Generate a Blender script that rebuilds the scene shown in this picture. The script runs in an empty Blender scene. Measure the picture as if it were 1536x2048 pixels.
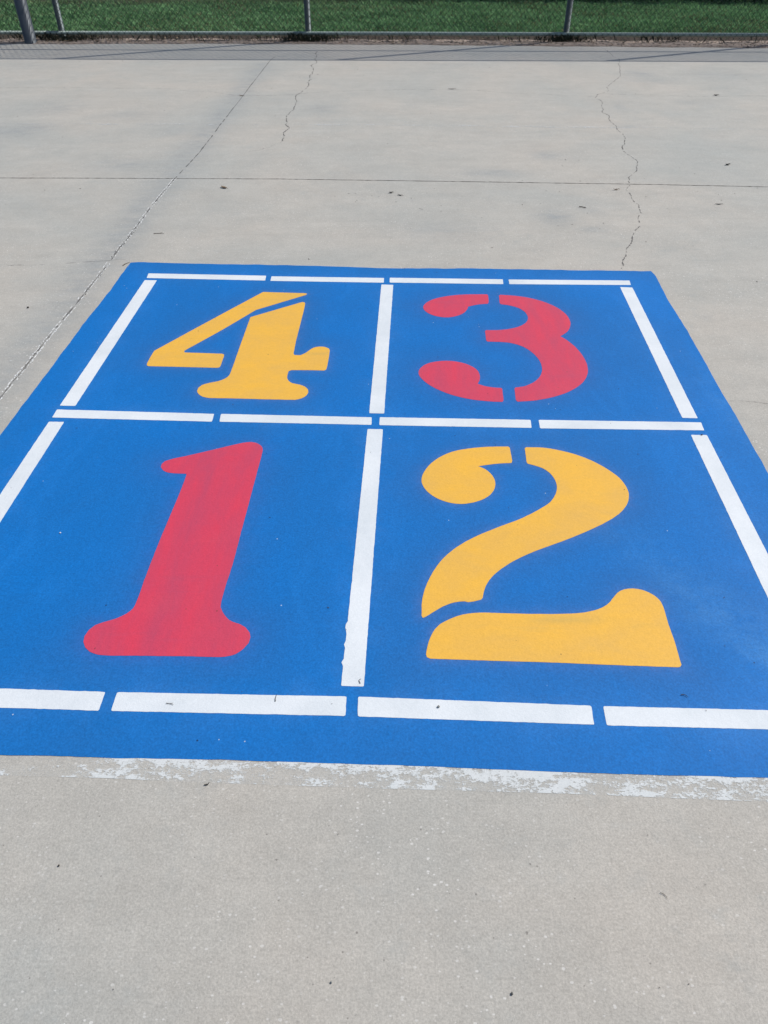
# A painted four square court on a concrete pad, chain link fence and lawn behind
import bpy, bmesh, math, random
import numpy as np
from mathutils import Vector, Matrix
SKY, SUN, EXPO = .11, 3.8, 0.0
MARK2 = (.50, 1.398)
# outlines and positions on the ground, metres
NUMS = {'1': [[(-0.5166,2.2526,0),(-0.4907,2.2583,0),(-0.4666,2.2525,0),(-0.447,2.2353,0),(-0.4376,2.2125,0),(-0.4371,2.1818,0),(-0.4414,2.0573,0),(-0.445,1.939,0),(-0.4502,1.7898,0),(-0.4558,1.614,0),(-0.4625,1.5196,0),(-0.4642,1.4658,0),(-0.463,1.4465,0),(-0.4548,1.4284,0),(-0.4399,1.4071,0),(-0.4215,1.3912,0),(-0.398,1.382,0),(-0.3805,1.3696,0),(-0.3674,1.3517,0),(-0.3634,1.3355,0),(-0.3656,1.3157,0),(-0.3764,1.2961,0),(-0.3951,1.2784,0),(-0.4209,1.2692,0),(-0.524,1.2709,0),(-0.6454,1.2725,0),(-0.7615,1.2764,0),(-0.7857,1.2864,0),(-0.8022,1.3004,0),(-0.813,1.32,0),(-0.816,1.34,0),(-0.8104,1.3626,0),(-0.7977,1.3791,0),(-0.7787,1.3898,0),(-0.7475,1.4032,0),(-0.7236,1.421,0),(-0.7096,1.4415,0),(-0.7061,1.466,0),(-0.7044,1.5663,0),(-0.7002,1.6945,0),(-0.6932,1.8233,0),(-0.6856,1.9635,0),(-0.6823,2.0615,1),(-0.6852,2.068,1),(-0.7154,2.0693,0),(-0.7482,2.0745,0),(-0.7693,2.0876,0),(-0.7815,2.1062,0),(-0.783,2.1235,0),(-0.7748,2.141,0),(-0.757,2.1519,0),(-0.7045,2.1724,0),(-0.6135,2.2113,0)]],'4': [[(-0.6012,3.556,1),(-0.3885,3.5407,1),(-0.3799,3.5343,1),(-0.3868,3.5195,1),(-0.6111,3.3526,1),(-0.7383,3.1474,0),(-0.8712,2.9496,1),(-0.8658,2.9348,1),(-0.7015,2.9232,1),(-0.6917,2.9166,1),(-0.6896,2.9037,1),(-0.6902,2.8169,1),(-0.6935,2.8046,1),(-0.703,2.8015,1),(-0.9958,2.8158,1),(-1.0039,2.8235,1),(-1.0064,2.8407,1),(-1.0053,2.8881,0),(-1.0016,2.9498,1),(-0.8193,3.2282,0)],[(-0.6261,3.277,1),(-0.3965,3.4405,1),(-0.3855,3.4364,1),(-0.381,3.4242,1),(-0.381,3.3799,0),(-0.387,3.1741,0),(-0.3912,3.0328,0),(-0.3918,2.9243,1),(-0.3867,2.9114,1),(-0.3605,2.9097,1),(-0.3422,2.9275,0),(-0.3101,2.9753,0),(-0.2868,2.9869,0),(-0.2586,2.9835,0),(-0.241,2.9702,0),(-0.2361,2.9536,1),(-0.2366,2.8918,0),(-0.2401,2.8024,1),(-0.2429,2.7841,1),(-0.2517,2.778,1),(-0.3191,2.7811,0),(-0.3879,2.7812,1),(-0.3984,2.7722,1),(-0.4004,2.7377,0),(-0.399,2.7155,0),(-0.391,2.695,0),(-0.3743,2.6761,0),(-0.3435,2.6645,0),(-0.3199,2.6474,0),(-0.3056,2.6247,0),(-0.3033,2.6051,0),(-0.3094,2.5802,0),(-0.3272,2.5584,0),(-0.3515,2.5475,1),(-0.4673,2.5518,0),(-0.5983,2.5587,0),(-0.6927,2.5616,1),(-0.7198,2.5711,0),(-0.7403,2.5918,0),(-0.7514,2.6155,0),(-0.7508,2.6394,0),(-0.74,2.6608,0),(-0.7133,2.678,0),(-0.6785,2.6924,0),(-0.6554,2.7114,0),(-0.6426,2.735,0),(-0.6394,2.768,0),(-0.6335,2.9992,0)]],'3': [[(0.51,3.5265,1),(0.5145,3.5159,1),(0.5095,3.438,1),(0.5032,3.4202,1),(0.4504,3.4102,0),(0.4044,3.3877,1),(0.4003,3.3653,0),(0.3868,3.3333,0),(0.3592,3.2994,0),(0.3201,3.2779,0),(0.2877,3.2732,0),(0.2405,3.29,0),(0.2045,3.3263,0),(0.189,3.3706,0),(0.195,3.4081,0),(0.2235,3.4539,0),(0.2791,3.4927,0),(0.3594,3.5188,0),(0.4389,3.5266,0)],[(0.5682,3.5132,1),(0.5758,3.5211,1),(0.6289,3.5131,0),(0.7041,3.4894,0),(0.7749,3.4427,0),(0.8298,3.377,0),(0.8599,3.3034,0),(0.8656,3.2369,0),(0.8589,3.1905,0),(0.8338,3.1293,0),(0.7933,3.083,1),(0.8146,3.0482,0),(0.8437,2.974,0),(0.8587,2.8903,0),(0.8591,2.8117,0),(0.8436,2.7415,0),(0.8108,2.6774,0),(0.7558,2.6187,0),(0.6885,2.5755,0),(0.6019,2.5433,0),(0.5267,2.5333,1),(0.5211,2.545,1),(0.5272,2.6313,1),(0.5321,2.6402,1),(0.5626,2.6472,0),(0.5981,2.6686,0),(0.6317,2.7049,0),(0.655,2.7511,0),(0.6655,2.7985,0),(0.6652,2.8568,0),(0.6467,2.9269,0),(0.6107,2.9869,0),(0.5551,3.0229,0),(0.4612,3.0337,1),(0.4562,3.0444,1),(0.46,3.1299,1),(0.4655,3.1433,1),(0.5185,3.1433,0),(0.5719,3.1545,0),(0.6222,3.1794,0),(0.6596,3.2208,0),(0.6739,3.2607,0),(0.6734,3.3158,0),(0.6485,3.3698,0),(0.6035,3.4024,0),(0.5655,3.4151,1),(0.5614,3.4278,1)],[(0.4745,2.6367,1),(0.4771,2.6279,1),(0.4723,2.5434,1),(0.4664,2.5317,1),(0.421,2.5351,0),(0.3417,2.5521,0),(0.2631,2.5898,0),(0.1932,2.6513,0),(0.1541,2.7147,0),(0.1442,2.7556,0),(0.1544,2.7992,0),(0.1878,2.8378,0),(0.2422,2.8574,0),(0.2908,2.8573,0),(0.3472,2.8337,0),(0.3866,2.7893,0),(0.3973,2.7421,0),(0.3918,2.6961,0),(0.3819,2.6707,1),(0.4061,2.6528,0),(0.4373,2.6421,0)]],'2': [[(0.4504,2.2285,1),(0.4553,2.2214,1),(0.454,2.1423,1),(0.4499,2.1288,1),(0.4004,2.1248,0),(0.3307,2.1102,1),(0.3529,2.0929,0),(0.373,2.059,0),(0.3799,2.0219,0),(0.3744,1.9869,0),(0.355,1.9502,0),(0.3241,1.9238,0),(0.2848,1.9072,0),(0.2506,1.9025,0),(0.2099,1.912,0),(0.1699,1.9383,0),(0.1411,1.9773,0),(0.1289,2.0184,0),(0.1327,2.0567,0),(0.1548,2.1091,0),(0.1935,2.159,0),(0.2448,2.1963,0),(0.3038,2.2159,0),(0.3792,2.2271,0)],[(0.5094,2.2185,1),(0.516,2.2241,1),(0.5766,2.2212,0),(0.6467,2.1986,0),(0.7129,2.1611,0),(0.7725,2.1017,0),(0.8097,2.0405,0),(0.8212,1.9827,0),(0.8176,1.9436,0),(0.7975,1.8961,0),(0.7602,1.8499,0),(0.6978,1.8018,0),(0.6233,1.7572,0),(0.5518,1.7191,0),(0.4751,1.682,0),(0.4143,1.6477,0),(0.361,1.6084,0),(0.3186,1.5653,0),(0.2966,1.528,0),(0.2861,1.4962,0),(0.2826,1.481,1),(0.2779,1.4739,1),(0.2558,1.4668,0),(0.2393,1.4642,1),(0.2298,1.4677,1),(0.2002,1.4634,0),(0.1668,1.4477,0),(0.14,1.4278,0),(0.1147,1.4075,1),(0.1083,1.4049,1),(0.1048,1.4134,1),(0.1081,1.4652,0),(0.1147,1.5009,0),(0.1271,1.5421,0),(0.1521,1.5989,0),(0.1861,1.6529,0),(0.2314,1.7007,0),(0.2921,1.7458,0),(0.361,1.7857,0),(0.4393,1.8277,0),(0.5052,1.8731,0),(0.5489,1.9117,0),(0.5755,1.956,0),(0.5859,1.9928,0),(0.5862,2.0305,0),(0.5756,2.0691,0),(0.5528,2.0993,0),(0.5236,2.1166,0),(0.5063,2.1247,1),(0.5037,2.1341,1)],[(0.1553,1.3823,1),(0.1764,1.3965,0),(0.2028,1.4108,0),(0.2356,1.4209,0),(0.2807,1.4243,0),(0.3444,1.4217,0),(0.44,1.419,0),(0.5104,1.4198,0),(0.5626,1.4249,0),(0.6037,1.4369,0),(0.6334,1.4542,0),(0.6551,1.478,0),(0.6734,1.5003,0),(0.6965,1.5139,0),(0.7239,1.5175,0),(0.7517,1.5102,0),(0.7762,1.4912,0),(0.7889,1.4663,0),(0.7906,1.4471,0),(0.7864,1.3793,0),(0.7856,1.321,0),(0.7819,1.2758,0),(0.7799,1.2411,1),(0.7743,1.2344,1),(0.7679,1.2329,1),(0.6205,1.2397,0),(0.4427,1.2488,0),(0.2635,1.2558,0),(0.1224,1.2619,1),(0.1136,1.2673,1),(0.1116,1.2764,1),(0.1165,1.3035,0),(0.1259,1.3351,0),(0.1398,1.3634,0)]]}
LINES = [[(-1.2263,3.7864),(-0.6095,3.7552),(-0.6069,3.6948),(-1.2216,3.7277)],[(-0.5812,3.7475),(0.0016,3.7256),(-0.0005,3.6671),(-0.5798,3.6904)],[(0.0307,3.7287),(0.6109,3.7077),(0.606,3.6483),(0.0293,3.6689)],[(0.6396,3.7051),(1.2564,3.6922),(1.2492,3.6363),(0.6362,3.6483)],[(-1.2253,3.7008),(-1.1622,3.6982),(-1.206,2.5042),(-1.2675,2.5068)],[(-0.0124,3.6445),(0.0476,3.6401),(0.0008,2.4483),(-0.0568,2.4508)],[(1.1891,3.6116),(1.2497,3.6061),(1.1976,2.4136),(1.1394,2.4168)],[(-1.2692,2.479),(-0.6534,2.4467),(-0.6526,2.3926),(-1.2695,2.4223)],[(-0.6268,2.4466),(-0.0466,2.4218),(-0.0469,2.3704),(-0.6241,2.3925)],[(-0.0158,2.4228),(0.5577,2.4034),(0.5539,2.3491),(-0.0173,2.3683)],[(0.5889,2.4033),(1.2008,2.3855),(1.1954,2.3317),(0.585,2.3461)],[(-1.2715,2.3937),(-1.213,2.3919),(-1.2479,1.2145),(-1.308,1.2163)],[(-0.0616,2.3422),(-0.0037,2.3408),(-0.0519,1.1728),(-0.1102,1.1743)],[(1.1365,2.3022),(1.1954,2.3012),(1.1514,1.1311),(1.0847,1.1311)],[(-1.3068,1.1809),(-0.7073,1.1567),(-0.7076,1.1007),(-1.3172,1.1227)],[(-0.6773,1.1559),(-0.095,1.1425),(-0.0953,1.0849),(-0.6776,1.0999)],[(-0.0653,1.1418),(0.5163,1.1144),(0.5126,1.0594),(-0.065,1.0835)],[(0.5459,1.1129),(1.1456,1.0951),(1.1523,1.0393),(0.5426,1.0573)]]
PAD_T = [(-1.3577,3.9305),(-0.714,3.9062),(0.0009,3.8648),(0.7169,3.8371),(1.4,3.813)]
PAD_R = [(1.4,3.813),(1.4058,3.7581),(1.387,3.4635),(1.378,3.1025),(1.351,2.5063),(1.3325,2.0722),(1.2867,0.9039)]
PAD_L = [(-1.3577,3.9305),(-1.3609,3.8565),(-1.3634,3.7223),(-1.3915,3.109),(-1.4134,2.5004),(-1.4212,2.3002),(-1.4741,0.9992)]
PAD_B = [(-1.4741,0.9992),(-0.9062,0.98),(-0.668,0.9719),(-0.4082,0.9652),(-0.0004,0.9493),(0.4042,0.9337),(0.7467,0.9208),(0.8813,0.9182),(1.2867,0.9039)]
WORN_T = [(-0.9062,0.98),(-0.8346,0.9776),(-0.7631,0.9751),(-0.668,0.9719),(-0.6207,0.9707),(-0.5497,0.9688),(-0.4907,0.9673),(-0.4318,0.9658),(-0.3846,0.9642),(-0.3375,0.9624),(-0.2905,0.9606),(-0.2435,0.9588),(-0.1732,0.956),(-0.0797,0.9524),(-0.0004,0.9493),(0.0949,0.9456),(0.1528,0.9434),(0.2107,0.9411),(0.2684,0.9389),(0.3605,0.9354),(0.4409,0.9323),(0.4982,0.9301),(0.5553,0.928),(0.6124,0.9258),(0.658,0.9241),(0.7262,0.9216),(0.7946,0.9199),(0.8813,0.9182)]
WORN_B = [(-0.8851,0.9258),(-0.8153,0.9239),(-0.7456,0.9219),(-0.6529,0.9193),(-0.6063,0.9171),(-0.5366,0.9136),(-0.4787,0.9108),(-0.421,0.908),(-0.375,0.9062),(-0.3291,0.9045),(-0.2832,0.9028),(-0.2374,0.9011),(-0.1689,0.8985),(-0.0777,0.8951),(-0.0004,0.8923),(0.0925,0.8895),(0.1491,0.8878),(0.2055,0.8861),(0.2619,0.8844),(0.352,0.8817),(0.4305,0.8788),(0.4863,0.8763),(0.542,0.8738),(0.5976,0.8713),(0.642,0.8693),(0.7085,0.8664),(0.7747,0.8634),(0.8584,0.8597)]
KEEP = [[0.3,0.45,0.4,0.52,0.78,0.8,0.85,0.75,0.62,0.55,0.62,0.6,0.8,0.85,0.85,0.72,0.62,0.68,0.82,0.86,0.72,0.55,0.5,0.55,0.58,0.8,0.85,0.7],[0.15,0.2,0.3,0.42,0.5,0.45,0.62,0.6,0.72,0.5,0.4,0.32,0.45,0.52,0.55,0.5,0.6,0.72,0.72,0.75,0.72,0.45,0.45,0.5,0.55,0.45,0.55,0.5],[0.45,0.3,0.3,0.68,0.72,0.5,0.42,0.35,0.3,0.66,0.3,0.3,0.62,0.3,0.55,0.62,0.35,0.4,0.5,0.62,0.68,0.3,0.62,0.66,0.5,0.6,0.5,0.55]]
CR = {'joint_across': [(-2.6358,5.4139),(-1.9469,5.4067),(-1.4138,5.3999),(-0.7099,5.3872),(0.0016,5.3525),(0.4492,5.3296),(1.1217,5.2954),(1.7873,5.2617),(2.5581,5.2069)],'joint_far': [(-1.2407,9.9898),(-1.2779,9.7134),(-1.3014,8.8818),(-1.3277,7.9711),(-1.3635,6.8487),(-1.4309,5.4)],'joint_near': [(-1.4309,5.4),(-1.46,4.8009),(-1.4723,4.1478),(-1.4785,3.7823),(-1.4908,3.4065),(-1.5063,3.0966),(-1.5138,2.8077),(-1.5247,2.5653)],'crack1': [(-0.7778,10.2787),(-0.7682,9.988),(-0.7852,9.787),(-0.7646,9.2961),(-0.7722,8.8799),(-0.747,8.4927),(-0.7722,8.187),(-0.8295,7.9062),(-0.7982,7.5821),(-0.815,7.326),(-0.8093,6.9303),(-0.8081,6.6077),(-0.792,6.3526)],'crack1b': [(-0.792,6.3526),(-0.8701,6.1824),(-1.0366,6.0065)],'crack2': [(2.6423,10.3993),(2.6452,10.1022),(2.6545,9.7288),(2.4845,8.9984),(2.3056,8.547),(2.1657,8.1333),(1.999,7.8974),(1.9783,7.8557),(1.992,7.613),(1.9118,7.2723),(1.9238,6.8397),(1.9083,6.6786),(1.9129,6.4485),(1.8067,6.0933),(1.8185,5.7073),(1.7745,5.564),(1.7,5.449),(1.6518,5.2835),(1.5959,4.9951),(1.5815,4.6946),(1.5161,4.4792),(1.4308,4.3176),(1.3998,4.2173),(1.3412,4.1059),(1.2791,3.9299),(1.2431,3.8362)],'hair1': [(0.0028,8.1845),(0.6581,8.2047),(1.1963,8.049),(1.5767,7.9833),(1.9804,7.8765)],'hair2': [(2.0646,7.9818),(2.5183,7.9591),(2.9703,7.8944),(3.6163,7.9133)],'hair3': [(-3.7564,8.2866),(-3.0286,8.307),(-2.1349,8.2587),(-1.6679,8.1016),(-1.3546,7.9288),(-0.9109,7.9698),(-0.6819,8.0766),(0.0028,8.1845)],'hair4': [(1.3652,2.5392),(1.4427,2.5355),(1.5078,2.5207)],'hair5': [(-2.0382,3.8817),(-1.7327,3.9216),(-1.3992,3.9759)],'oldline': [(-3.2104,6.8869),(-1.1993,6.8648),(0.0022,6.845),(1.7812,6.7587),(3.1446,6.707)]}
EDGE = [(-4.7424,10.814),(-3.5101,10.8271),(-2.2752,10.8403),(0.2009,10.7578),(2.2436,10.6287),(4.6252,10.4938)]
STAINS = [(1.039,4.625,0.103,0.116,0.8),(1.206,5.948,0.096,0.106,0.7),(0.759,5.52,0.174,0.082,0.6),(2.697,8.945,0.157,0.212,0.6),(2.123,7.496,0.036,0.097,0.7),(1.279,4.759,0.093,0.093,0.3),(-2.971,6.692,0.245,0.228,0.6),(-1.857,5.716,0.251,0.15,0.55),(-1.566,6.034,0.15,0.108,0.3),(1.496,3.278,0.023,0.037,0.6),(-1.708,6.61,0.162,0.158,0.35),(1.999,6.807,0.124,0.082,0.5),(-2.202,7.194,0.261,0.183,0.4),(-2.901,7.473,0.269,0.235,0.4),(2.8,7.65,0.137,0.1,0.4),(3.603,8.891,0.364,0.264,0.4),(2.704,8.643,0.304,0.149,0.4),(0.329,4.416,0.263,0.15,0.35),(1.238,4.422,0.088,0.049,0.5),(-0.571,7.466,0.179,0.195,0.4),(-3.884,9.459,0.495,0.204,0.3),(0.727,9.443,0.493,0.145,0.3),(3.609,9.878,0.342,0.157,0.3)]
BITS = {'leaf_a': (-1.0616,5.1939),'leaf_b': (2.463,5.7057),'twig_c': (1.2398,4.7954),'leaf_d': (0.0472,5.0884),'leaf_e': (0.1052,5.0379),'leaf_f': (1.5319,5.1466),'leaf_g': (2.11,4.8589),'pebble': (0.1354,1.1103),'twig_h': (0.5657,0.6562),'bit_i': (0.2365,0.4823),'bit_j': (-0.0989,0.5015),'bit_k': (-0.6808,0.7186),'twig_l': (-0.2711,1.1374),'twig_m': (-0.0581,1.1879),'twig_n': (-0.5352,1.1182),'twig_o': (0.7565,1.1411),'fleck': (-1.0198,1.7599),'leaf_p': (3.1346,7.9359),'leaf_q': (0.6588,8.2159),'leaf_r': (-1.3405,7.9288),'twig_s': (-1.3732,3.9074),'twig_t': (-1.3018,4.3545),'twig_u': (-0.2054,1.1343),'bit_v': (1.1755,2.3002),'bit_w': (-1.7078,3.3794),'leaf_x': (-0.405,0.9018),'bit_y': (-1.1519,1.7506)}
CAM_H = 1.58
CAM_ROT = [[1.0,0.000696,-0.0],[-0.00045,0.646671,-0.762769],[-0.000531,0.762769,0.646671]]
CAM_F = 1500.0
R = random.Random(7)
NR = np.random.RandomState(11)
SC = bpy.context.scene
COL = SC.collection
rad = math.radians

# ------------------------------------------------------------------ helpers
def tag(o, label=None, cat=None, group=None, kind=None):
    if label: o['label'] = label
    if cat: o['category'] = cat
    if group: o['group'] = group
    if kind: o['kind'] = kind
    return o

def empty(name, loc=(0, 0, 0)):
    o = bpy.data.objects.new(name, None); o.location = loc; o.empty_display_size = .1
    COL.objects.link(o); return o

def mesh_obj(name, V, F, mat, parent=None, smooth=False, attrs=None):
    me = bpy.data.meshes.new(name)
    V = np.asarray(V, dtype=np.float32)
    if isinstance(F, np.ndarray):
        n, k = F.shape
        me.vertices.add(len(V)); me.vertices.foreach_set('co', V.ravel())
        me.loops.add(n * k); me.loops.foreach_set('vertex_index', F.astype(np.int32).ravel())
        me.polygons.add(n); me.polygons.foreach_set('loop_start', np.arange(0, n * k, k, dtype=np.int32))
        me.polygons.foreach_set('loop_total', np.full(n, k, dtype=np.int32))
        me.update(calc_edges=True)
    else:
        me.from_pydata(V.tolist(), [], F); me.update()
    if smooth:
        me.polygons.foreach_set('use_smooth', np.ones(len(me.polygons), dtype=bool))
    for k, a in (attrs or {}).items():
        at = me.attributes.new(k, 'FLOAT', 'POINT'); at.data.foreach_set('value', np.asarray(a, dtype=np.float32))
    me.materials.append(mat)
    o = bpy.data.objects.new(name, me); COL.objects.link(o)
    if parent:
        o.parent = parent
        o.location = (-parent.location[0], -parent.location[1], -parent.location[2])
    return o

class Nodes:
    def __init__(s, name):
        s.m = bpy.data.materials.new(name); s.m.use_nodes = True
        s.t = s.m.node_tree; s.b = s.t.nodes['Principled BSDF']; s.out = s.t.nodes['Material Output']
        s.geo = s.new('ShaderNodeNewGeometry')
        s.pos = s.geo.outputs['Position']
    def new(s, ty, **kw):
        n = s.t.nodes.new(ty)
        for k, v in kw.items(): setattr(n, k, v)
        return n
    def put(s, sock, v):
        if isinstance(v, bpy.types.NodeSocket): s.t.links.new(v, sock)
        elif isinstance(v, (tuple, list)) and len(v) == 3 and sock.type == 'RGBA': sock.default_value = (*v, 1)
        else: sock.default_value = v
    def math(s, op, a, b=0.0, clamp=False):
        n = s.new('ShaderNodeMath', operation=op, use_clamp=clamp)
        s.put(n.inputs[0], a); s.put(n.inputs[1], b); return n.outputs[0]
    def mix(s, f, a, b, blend='MIX'):
        n = s.new('ShaderNodeMix', data_type='RGBA', blend_type=blend)
        s.put(n.inputs['Factor'], f)
        s.put([i for i in n.inputs if i.name == 'A' and i.type == 'RGBA'][0], a)
        s.put([i for i in n.inputs if i.name == 'B' and i.type == 'RGBA'][0], b)
        return [o for o in n.outputs if o.type == 'RGBA'][0]
    def scaled(s, v):
        n = s.new('ShaderNodeVectorMath', operation='MULTIPLY'); s.t.links.new(s.pos, n.inputs[0]); n.inputs[1].default_value = v
        return n.outputs[0]
    def noise(s, scale, detail=3, rough=.55, vec=None, dist=0.0):
        n = s.new('ShaderNodeTexNoise'); s.t.links.new(vec or s.pos, n.inputs['Vector'])
        n.inputs['Scale'].default_value = scale; n.inputs['Detail'].default_value = detail
        n.inputs['Roughness'].default_value = rough; n.inputs['Distortion'].default_value = dist
        return n.outputs['Fac']
    def voro(s, scale, vec=None):
        n = s.new('ShaderNodeTexVoronoi'); s.t.links.new(vec or s.pos, n.inputs['Vector']); n.inputs['Scale'].default_value = scale
        return n.outputs['Distance'], n.outputs['Color']
    def ramp(s, f, lo, hi, a=0.0, b=1.0):
        n = s.new('ShaderNodeMapRange', clamp=True); s.put(n.inputs[0], f)
        for i, v in enumerate((lo, hi, a, b)): s.put(n.inputs[i + 1], v)
        return n.outputs[0]
    def attr(s, name):
        return s.new('ShaderNodeAttribute', attribute_name=name).outputs['Fac']
    def first(s, col):
        n = s.new('ShaderNodeSeparateColor'); s.t.links.new(col, n.inputs[0]); return n.outputs[0]
    def gain(s, col, f):
        n = s.new('ShaderNodeVectorMath', operation='SCALE'); s.t.links.new(col, n.inputs[0]); s.put(n.inputs['Scale'], f); return n.outputs[0]
    def bump(s, h, strength, dist):
        n = s.new('ShaderNodeBump'); n.inputs['Strength'].default_value = strength; n.inputs['Distance'].default_value = dist
        s.put(n.inputs['Height'], h); s.t.links.new(n.outputs[0], s.b.inputs['Normal'])
    def fin(s, col, rough=.8, spec=.3, **kw):
        s.put(s.b.inputs['Base Color'], col); s.put(s.b.inputs['Roughness'], rough); s.b.inputs['Specular IOR Level'].default_value = spec
        for k, v in kw.items(): s.put(s.b.inputs[k.replace('_', ' ')], v)
        return s.m

# ------------------------------------------------------------------ materials
def m_concrete():
    n = Nodes('concrete')
    big = n.ramp(n.noise(.55, 4, .6, dist=.6), .35, .68)
    mid = n.ramp(n.noise(3.2, 5, .65), .3, .7)
    drag = n.ramp(n.noise(1.0, 5, .7, n.scaled((1.3, 7.0, 1))), .3, .72)
    col = n.mix(big, CONC_A, CONC_B)
    col = n.gain(col, n.ramp(mid, 0, 1, .95, 1.04))
    col = n.gain(col, n.ramp(drag, 0, 1, .955, 1.035))
    col = n.mix(n.math('MULTIPLY', n.ramp(n.noise(1.7, 4, .6, dist=.4), .5, .75), .30), col, (.33, .345, .33))
    st = n.math('MULTIPLY', n.attr('stain'), n.ramp(n.noise(6, 5, .7, n.scaled((1, 2.2, 1))), .3, .62, .2, 1.0), True)
    col = n.mix(st, col, STAIN)
    # grain, pale aggregate and dark pits
    grain = n.noise(200, 4, .8)
    col = n.gain(col, n.ramp(grain, .28, .72, .74, 1.24))
    grain2 = n.noise(60, 3, .7)
    col = n.gain(col, n.ramp(grain2, .25, .75, .92, 1.08))
    col = n.gain(col, n.ramp(n.noise(11, 5, .7), .3, .7, .955, 1.045))
    zone = n.ramp(n.noise(2.1, 3, .6), .42, .62, .22, 1.0)
    mot = n.math('MULTIPLY', n.ramp(n.noise(14, 5, .72), .52, .70), n.ramp(n.noise(1.3, 3, .6), .42, .6))
    col = n.mix(n.math('MULTIPLY', mot, .38), col, (.315, .335, .325))
    d, c = n.voro(85, n.scaled((1, 1.5, 1)))
    rsz = n.ramp(n.noise(33, 2, .5), .3, .7, .13, .36)
    pale = n.math('MULTIPLY', n.math('MULTIPLY', n.math('LESS_THAN', d, rsz), n.math('GREATER_THAN', n.first(c), .78)), zone)
    col = n.mix(n.math('MULTIPLY', pale, .62), col, (.74, .73, .70))
    d, c = n.voro(75, n.scaled((1, 1, 1.3)))
    pit = n.math('MULTIPLY', n.math('LESS_THAN', d, n.ramp(n.noise(41, 2, .5), .3, .7, .05, .2)), n.math('GREATER_THAN', n.first(c), .955))
    col = n.mix(n.math('MULTIPLY', pit, .55), col, (.13, .12, .11))
    d, c = n.voro(14)
    pit = n.math('MULTIPLY', n.math('LESS_THAN', d, .028), n.math('GREATER_THAN', n.first(c), .97))
    col = n.mix(n.math('MULTIPLY', pit, .8), col, (.10, .09, .08))
    n.bump(n.math('ADD', grain, n.math('MULTIPLY', grain2, 1.5)), .35, .0015)
    return n.fin(col, .82, .25)

def paint_grain(n, col, amt=.12, scale=260):
    g = n.noise(scale, 3, .75)
    col = n.gain(col, n.ramp(g, .25, .75, 1 - amt, 1 + amt))
    g2 = n.noise(70, 3, .65)
    col = n.gain(col, n.ramp(g2, .25, .75, 1 - amt * .35, 1 + amt * .35))
    n.bump(n.math('ADD', g, g2), .4, .0012)
    return col

def m_blue():
    n = Nodes('blue_paint')
    # roller laps and thin coats
    lap = n.noise(1.1, 5, .62, n.scaled((1.6, .9, 1)), .8)
    col = n.mix(n.ramp(lap, .34, .66), BLUE_A, BLUE_B)
    lap2 = n.ramp(n.noise(2.6, 4, .7, n.scaled((3.0, 1.0, 1)), 1.2), .5, .72)
    col = n.mix(n.math('MULTIPLY', lap2, .34), col, (.012, .185, .56))
    ov = n.math('MULTIPLY', n.attr('overspray'), n.ramp(n.noise(4, 5, .7), .3, .7, .25, .85))
    col = n.mix(ov, col, BLUE_O)
    col = n.mix(n.math('MULTIPLY', n.math('MULTIPLY', n.attr('halo_red'), n.ramp(n.noise(26, 4, .7), .3, .7, .1, 1.0)), .10), col, (.30, .07, .24))
    col = n.mix(n.math('MULTIPLY', n.math('MULTIPLY', n.attr('halo_yellow'), n.ramp(n.noise(26, 4, .7), .3, .7, .1, 1.0)), .14), col, (.42, .28, .34))
    col = n.mix(n.math('MULTIPLY', n.math('MULTIPLY', n.attr('halo_white'), n.ramp(n.noise(7, 4, .7), .35, .7, 0, 1.0)), .05), col, (.40, .52, .68))
    sc = n.math('MULTIPLY', n.attr('scuff'), n.ramp(n.noise(9, 5, .75), .35, .62))
    col = n.mix(n.math('MULTIPLY', sc, .30), col, (.10, .30, .60))
    d, c = n.voro(48)
    fl = n.math('MULTIPLY', n.math('LESS_THAN', d, .10), n.math('GREATER_THAN', n.first(c), .985))
    col = n.mix(n.math('MULTIPLY', fl, .7), col, (.5, .58, .66))
    d, c = n.voro(38, n.scaled((1, 1, 2)))
    fl = n.math('MULTIPLY', n.math('LESS_THAN', d, .10), n.math('GREATER_THAN', n.first(c), .985))
    col = n.mix(n.math('MULTIPLY', fl, .8), col, (.01, .02, .05))
    col = paint_grain(n, col, .21, 170)
    return n.fin(col, n.ramp(n.noise(2.2, 4, .6), .3, .7, .58, .7), .16)

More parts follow.
